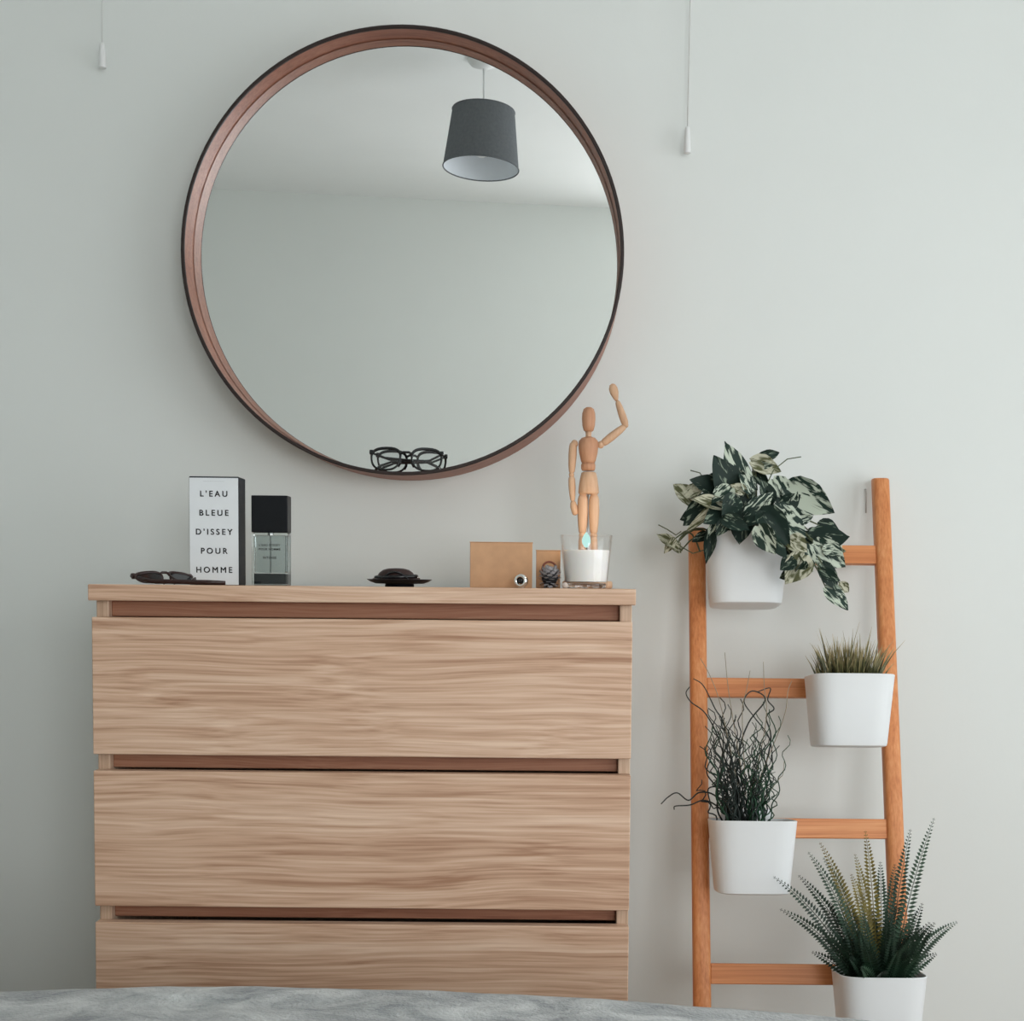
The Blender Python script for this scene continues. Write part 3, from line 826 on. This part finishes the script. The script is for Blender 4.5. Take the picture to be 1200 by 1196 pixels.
# ------------------------------------------------------------------ grass tuft
def grass(root, n_blades):
    b = bmesh.new()
    lay = b.verts.layers.float.new('blade_t')
    for k in range(n_blades):
        a = rnd.uniform(0, 2 * pi); rr = math.sqrt(rnd.random())
        bx, by = .050 * rr * cos(a), .042 * rr * sin(a)
        lean = .30 * rr + rnd.gauss(0, .07)
        Lb = rnd.uniform(.045, .100) * (1.05 - .25 * rr)
        if rnd.random() < .10: Lb *= 1.30; lean += .12
        da = a + rnd.gauss(0, .5)
        dx, dy = cos(da), sin(da)
        wb = rnd.uniform(.0014, .0026)
        px_, py_ = -dy, dx
        if abs(px_) < .4: px_, py_ = 1, 0
        rows = []
        for j in range(5):
            t = j / 4
            h = Lb * (t - .10 * lean * t * t)
            off = Lb * lean * (t ** 1.7)
            c = Vector((bx + dx * off, by + dy * off, -.020 + h))
            wd = wb * (1 - t) ** .7 + .00015
            v0 = b.verts.new(c - Vector((px_, py_, 0)) * wd); v1 = b.verts.new(c + Vector((px_, py_, 0)) * wd)
            tt = t * rnd.uniform(.75, 1.15)
            v0[lay] = tt; v1[lay] = tt
            rows.append((v0, v1))
        for (a0, a1), (b0, b1) in zip(rows, rows[1:]):
            b.faces.new((a0, a1, b1, b0))
    me = bpy.data.meshes.new('grass_tuft'); b.to_mesh(me); b.free()
    o = obj('grass_tuft', me, M['blade'], root)
    o['kind'] = 'stuff'
grass(p2, 430)

# ------------------------------------------------------------------ curly rush
def curl(base, tip, amp, turns, phase, r0, sway):
    base, tip = Vector(base), Vector(tip)
    pts, rad = [], []
    m = 26
    ax = (tip - base).normalized()
    s1 = ax.cross(Vector((0, 1, 0)))
    s1 = s1.normalized() if s1.length > .1 else Vector((1, 0, 0))
    s2 = ax.cross(s1)
    for k in range(m):
        t = k / (m - 1)
        a = phase + turns * 2 * pi * t ** 1.1
        am = amp * (.25 + .75 * t) * min(1, t * 5)
        pts.append(base.lerp(tip, t) + s1 * cos(a) * am + s2 * sin(a) * am + Vector((sway * sin(pi * t), 0, 0)))
        rad.append(r0 * (1 - .55 * t))
    return tube(pts, rad, 5)
o3 = p3.location
for k in range(88):
    a = rnd.uniform(0, 2 * pi); rr = math.sqrt(rnd.random())
    bs = (.034 * rr * cos(a) - .010, .030 * rr * sin(a), -.020)
    ta = a + rnd.gauss(0, .5)
    top = rnd.uniform(.07, .17) if k % 3 else rnd.uniform(.12, .215)
    sp = rnd.uniform(.20, 1.0) * (.030 + .16 * top)
    tp = (bs[0] + sp * cos(ta) - .012, bs[1] + sp * sin(ta) * .7, top)
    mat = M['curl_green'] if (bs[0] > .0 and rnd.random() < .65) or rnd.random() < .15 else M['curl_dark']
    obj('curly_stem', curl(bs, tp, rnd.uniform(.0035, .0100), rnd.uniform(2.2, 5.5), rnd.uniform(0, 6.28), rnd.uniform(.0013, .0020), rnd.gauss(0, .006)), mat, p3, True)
def free_stem(pts, r, mat, root, org):
    pts = [Vector(p) - org for p in pts]
    # Catmull-Rom through the points
    out = []
    Q = [pts[0] * 2 - pts[1]] + pts + [pts[-1] * 2 - pts[-2]]
    for i in range(1, len(Q) - 2):
        for j in range(6):
            t = j / 6
            a, b_, c, e_ = Q[i - 1], Q[i], Q[i + 1], Q[i + 2]
            out.append(.5 * ((2 * b_) + (c - a) * t + (2 * a - 5 * b_ + 4 * c - e_) * t * t + (3 * b_ - a - 3 * c + e_) * t ** 3))
    out.append(pts[-1])
    m = len(out)
    obj('curly_stem', tube(out, [r * (1 - .4 * i / m) for i in range(m)], 5), mat, root, True)
free_stem([(.590, -.25, .600), (.560, -.25, .650), (.530, -.26, .660), (.510, -.27, .648), (.490, -.28, .662), (.475, -.28, .655), (.463, -.28, .643)], .0016, M['curl_dark'], p3, o3)
free_stem([(.595, -.25, .600), (.560, -.26, .636), (.535, -.27, .648), (.512, -.27, .640), (.488, -.27, .638), (.486, -.27, .632)], .0016, M['curl_dark'], p3, o3)
free_stem([(.600, -.25, .60), (.575, -.25, .66), (.545, -.25, .665), (.553, -.25, .632), (.566, -.25, .640)], .0015, M['curl_dark'], p3, o3)
free_stem([(.61, -.24, .62), (.598, -.24, .72), (.612, -.24, .775), (.640, -.24, .815), (.618, -.24, .830), (.604, -.24, .812), (.622, -.24, .785), (.648, -.24, .750), (.655, -.24, .70)], .0015, M['curl_dark'], p3, o3)
free_stem([(.62, -.24, .62), (.65, -.24, .74), (.642, -.24, .785), (.655, -.24, .800), (.644, -.24, .815), (.648, -.24, .835), (.625, -.24, .828)], .0015, M['curl_dark'], p3, o3)
free_stem([(.60, -.24, .62), (.565, -.24, .74), (.540, -.24, .790), (.515, -.24, .810), (.506, -.24, .825), (.512, -.24, .836)], .0014, M['curl_dark'], p3, o3)
free_stem([(.60, -.24, .62), (.575, -.24, .76), (.555, -.24, .800), (.535, -.24, .838), (.518, -.24, .850)], .0014, M['curl_dark'], p3, o3)
for pts in ([(.61, -.24, .65), (.585, -.25, .78), (.575, -.25, .84), (.569, -.25, .895)], [(.60, -.24, .65), (.565, -.25, .80), (.545, -.25, .855), (.528, -.25, .885)],
            [(.62, -.24, .65), (.640, -.25, .78), (.636, -.25, .84), (.634, -.25, .880)], [(.62, -.24, .65), (.668, -.25, .78), (.676, -.25, .83), (.682, -.25, .848)],
            [(.61, -.24, .65), (.600, -.25, .79), (.606, -.25, .83), (.612, -.25, .865)], [(.63, -.24, .63), (.662, -.25, .68), (.670, -.25, .690), (.672, -.25, .712)]):
    free_stem(pts, .0008, M['curl_dry'], p3, o3)

# ------------------------------------------------------------------ fern fronds
def frond(base, tip, bend, nrm, n_pairs, ll):
    base, tip = Vector(base), Vector(tip)
    mid = base.lerp(tip, .5) + Vector(bend)
    def pt(t): return base * (1 - t) ** 2 + mid * 2 * t * (1 - t) + tip * t * t
    b = bmesh.new()
    tube([pt(k / 9) for k in range(10)], [.0011 * (1 - .7 * k / 9) for k in range(10)], 4, b)
    nrm = Vector(nrm)
    for k in range(n_pairs):
        t = .14 + .86 * (k + .5) / n_pairs
        p = pt(t); d_ = (pt(min(1, t + .02)) - pt(t - .02)).normalized()
        nn = (nrm - d_ * nrm.dot(d_)).normalized()
        side = d_.cross(nn)
        l_ = ll * (min(1, (t - .02) * 4.5)) * (1 - t ** 2.2) + .0018
        wv = min(.0030, l_ * .34)
        for s in (-1, 1):
            dirn = (side * s + d_ * .38 + nn * .15).normalized()
            q0 = p + side * s * .0006
            v = [b.verts.new(q0), b.verts.new(q0 + dirn * l_ * .45 + d_ * wv), b.verts.new(q0 + dirn * l_ + nn * -.001), b.verts.new(q0 + dirn * l_ * .45 - d_ * wv)]
            b.faces.new(v)
    me = bpy.data.meshes.new('frond'); b.to_mesh(me); b.free()
    return me
o4 = p4.location
tips = [(.642, -.34, .5366, 0), (.650, -.36, .488, 0), (.6997, -.33, .5751, 1), (.7245, -.30, .5851, 2), (.735, -.28, .5558, 1), (.7991, -.30, .6054, 2), (.8253, -.30, .5538, 1),
        (.8712, -.31, .6103, 1), (.9039, -.33, .633, 1), (.9459, -.33, .4619, 1), (.790, -.27, .56, 2), (.775, -.31, .535, 2), (.690, -.30, .53, 0), (.850, -.30, .55, 1)]
for (x, y, z, k) in tips:
    T = Vector((x, y, z)) - o4
    B = Vector((T.x * .22 + .004, T.y * .15, -.020))
    obj('frond', frond(B, T, (T.x * -.16, -.01, .026), (rnd.uniform(-.3, .3), -1, rnd.uniform(-.1, .5)), int(18 + (T - B).length * 62), .0155), M[('frond', 'frond_mid', 'frond_olive')[k]], p4)
for k in range(58):
    a = rnd.uniform(0, 2 * pi)
    B = Vector((.034 * rnd.random() * cos(a), .028 * rnd.random() * sin(a), -.020))
    sp = rnd.uniform(.02, .085)
    T = Vector((B.x + sp * cos(a) * 1.0 - .006, B.y + sp * sin(a) * .8, rnd.uniform(.045, .135) - .25 * sp))
    obj('frond', frond(B, T, (0, -.004, .016), (rnd.uniform(-.6, .6), -1, rnd.uniform(-.3, .6)), int(12 + T.z * 80), rnd.uniform(.012, .0165)), M['frond' if rnd.random() < .72 else 'frond_mid'], p4)

# ------------------------------------------------------------------ pull cords, wire loop
def pull_cord(label, x, z0, zt_, rc, y=-.022):
    t = thing('pull_cord', label, 'pull cord', (x, y, z0))
    obj('cord', tube([(0, 0, zt_ - z0), (.003, .002, (HC - z0) * .5), (.006, .002, HC - z0 - .012)], rc, 6), M['cord_white'], t, True)
    obj('toggle', lathe([(.0050, 0), (.0066, .001), (.0068, .006), (.0056, .030), (.0042, (zt_ - z0)), (.0020, (zt_ - z0) + .002)], 18), M['white_plastic'], t, 'auto')
    obj('ceiling_hook', lathe([(.007, HC - z0), (.007, HC - z0 - .006), (.003, HC - z0 - .014)], 16, center=(.006, .002, 0)), M['white_plastic'], t, 'auto')
pull_cord('white pull cord with a toggle hanging left of the mirror', -.546, 1.932, 1.975, .0009)
pull_cord('white pull cord with a toggle hanging right of the mirror', .5150, 1.790, 1.836, .0014)
wr = obj('wall_hook', tube([(0, -.001, .012), (0, -.006, .012), (0, -.010, .004), (0, -.010, -.032)], .0014, 6), M['wire'], None, True)
wr.location = (.8570, 0, 1.176)
tag(wr, 'thin grey wire hook on the wall beside the taller ladder leg', 'hook')

# ------------------------------------------------------------------ pendant lamp (seen in the mirror)
LZ = HC
lp = thing('pendant_lamp', 'dark grey tapered drum pendant lamp reflected in the mirror', 'lamp', (.062, -1.932, LZ))
obj('ceiling_rose', lathe([(.052, 0), (.050, -.006), (.040, -.018), (.018, -.026), (.006, -.028)], 32), M['white_plastic'], lp, 'auto')
obj('flex', tube([(0, 0, -.026), (.001, 0, -.158)], .0032, 8), M['white_plastic'], lp, True)
tlt = Matrix.Translation((0, 0, -.155)) @ Matrix.Rotation(radians(5.5), 4, 'X') @ Matrix.Rotation(radians(2.5), 4, 'Y')
def lpart(name, bm, mat, sm='auto'):
    bmesh.ops.transform(bm, matrix=tlt, verts=bm.verts)
    return obj(name, bm, M[mat], lp, sm)
RT, RB, SH = .099, .1205, .178
lpart('shade', lathe([(RT, 0), (RB, -SH)], 64, cap0=False, cap1=False), 'shade_grey')
lpart('shade_lining', lathe([(RT - .0015, -.0005), (RB - .0015, -SH + .0005)], 64, cap0=False, cap1=False), 'shade_in')
b = bmesh.new()
tube([(RB * cos(2 * pi * k / 48), RB * sin(2 * pi * k / 48), -SH) for k in range(48)], .0022, 6, b, cyclic=True)
lpart('bottom_trim', b, 'shade_grey', True)
b = bmesh.new()
tube([(RT * cos(2 * pi * k / 48), RT * sin(2 * pi * k / 48), 0) for k in range(48)], .0020, 6, b, cyclic=True)
lpart('top_trim', b, 'shade_grey', True)
b = bmesh.new()
for k in range(3):
    a = 2 * pi * k / 3 + .4
    tube([(.018 * cos(a), .018 * sin(a), -.02), (RT * cos(a), RT * sin(a), -.004)], .0016, 6, b)
tube([(.018 * cos(2 * pi * k / 20), .018 * sin(2 * pi * k / 20), -.02) for k in range(20)], .0018, 6, b, cyclic=True)
lpart('spider', b, 'white_plastic', True)
lpart('socket', lathe([(.006, .002), (.015, -.004), (.018, -.020), (.018, -.055), (.014, -.058)], 24), 'white_plastic')
lpart('bulb', lathe([(.012, -.055), (.016, -.070), (.028, -.095), (.030, -.112), (.024, -.132), (.010, -.142), (.001, -.143)], 24), 'bulb', True)

# ------------------------------------------------------------------ bed and throw
BX0, BX1, BY0, BY1 = -1.02, .84, -2.98, -1.0
bd = thing('bed', 'low oak bed at the foot of the dresser', 'bed', ((BX0 + BX1) / 2, (BY0 + BY1) / 2, 0))
cx, cy = bd.location.x, bd.location.y
def bpart(name, x0, x1, y0, y1, z0, z1, mat, bev):
    return obj(name, box(x0 - cx, x1 - cx, y0 - cy, y1 - cy, z0, z1, bev, 3), mat, bd, 'auto' if bev > .01 else False)
bpart('bed_base', BX0, BX1, BY0, BY1, .12, .30, M['bed_wood'], .006)
bpart('mattress', BX0 + .02, BX1 - .02, BY0 + .02, BY1 - .02, .30, .475, M['mattress'], .03)
for x in (BX0 + .02, BX1 - .10):
    for y in (BY0 + .02, BY1 - .10):
        bpart('leg', x, x + .08, y, y + .08, 0, .12, M['bed_wood'], .004)

CREST = [(-1.1, .520), (-.60, .535), (-.338, .5423), (-.241, .5481), (-.144, .5529), (-.047, .5538), (.050, .5498), (.146, .5497), (.243, .5467), (.340, .5426), (.437, .5357), (.534, .5296), (.631, .5227), (.69, .5133), (.80, .495), (.92, .47)]
def crest(x):
    for (a, za), (b_, zb) in zip(CREST, CREST[1:]):
        if a <= x <= b_:
            return za + (zb - za) * (x - a) / (b_ - a)
    return CREST[0][1] if x < CREST[0][0] else CREST[-1][1]
def throw_mesh():
    b = bmesh.new()
    nx = 220
    prof = [(.012, -.36), (.016, -.28), (.016, -.20), (.014, -.13), (.010, -.07), (.004, -.036), (-.006, -.014), (-.020, -.003), (-.035, 0), (-.05, .000)]
    prof += [(-.05 - .008 * k, 0) for k in range(1, 22)] + [(-.23 - .06 * k, 0) for k in range(1, 28)]
    rows = []
    for dy, dz in prof:
        row = []
        for i in range(nx + 1):
            x = -1.06 + 1.94 * i / nx
            z0 = crest(x)
            edge_ = max(0, (x - .76) / .12) ** 2 * .10 + max(0, (-.94 - x) / .12) ** 2 * .10
            yy = -.950 + dy
            k_ = noise.noise(Vector((x * 5, yy * 9, 1.7))) * .006 + noise.noise(Vector((x * 16, yy * 22, 4.1))) * .0028 + noise.noise(Vector((x * 70, yy * 70, 9.1))) * .0009
            fade = 1 if dz > -.01 else .5
            z = z0 + dz + k_ * fade * (0.35 if dy > -.06 else 1) - edge_
            row.append(b.verts.new((x, yy + (k_ * 1.5 if dz < -.02 else 0), z)))
        rows.append(row)
    for a, c in zip(rows, rows[1:]):
        for i in range(nx):
            b.faces.new((a[i], a[i + 1], c[i + 1], c[i]))
    return b
th = obj('bed_throw', throw_mesh(), M['duvet'], None, True)
sm_ = th.modifiers.new('thickness', 'SOLIDIFY'); sm_.thickness = .012; sm_.offset = -1
tag(th, 'soft grey plush throw spread over the bed in the foreground', 'blanket')
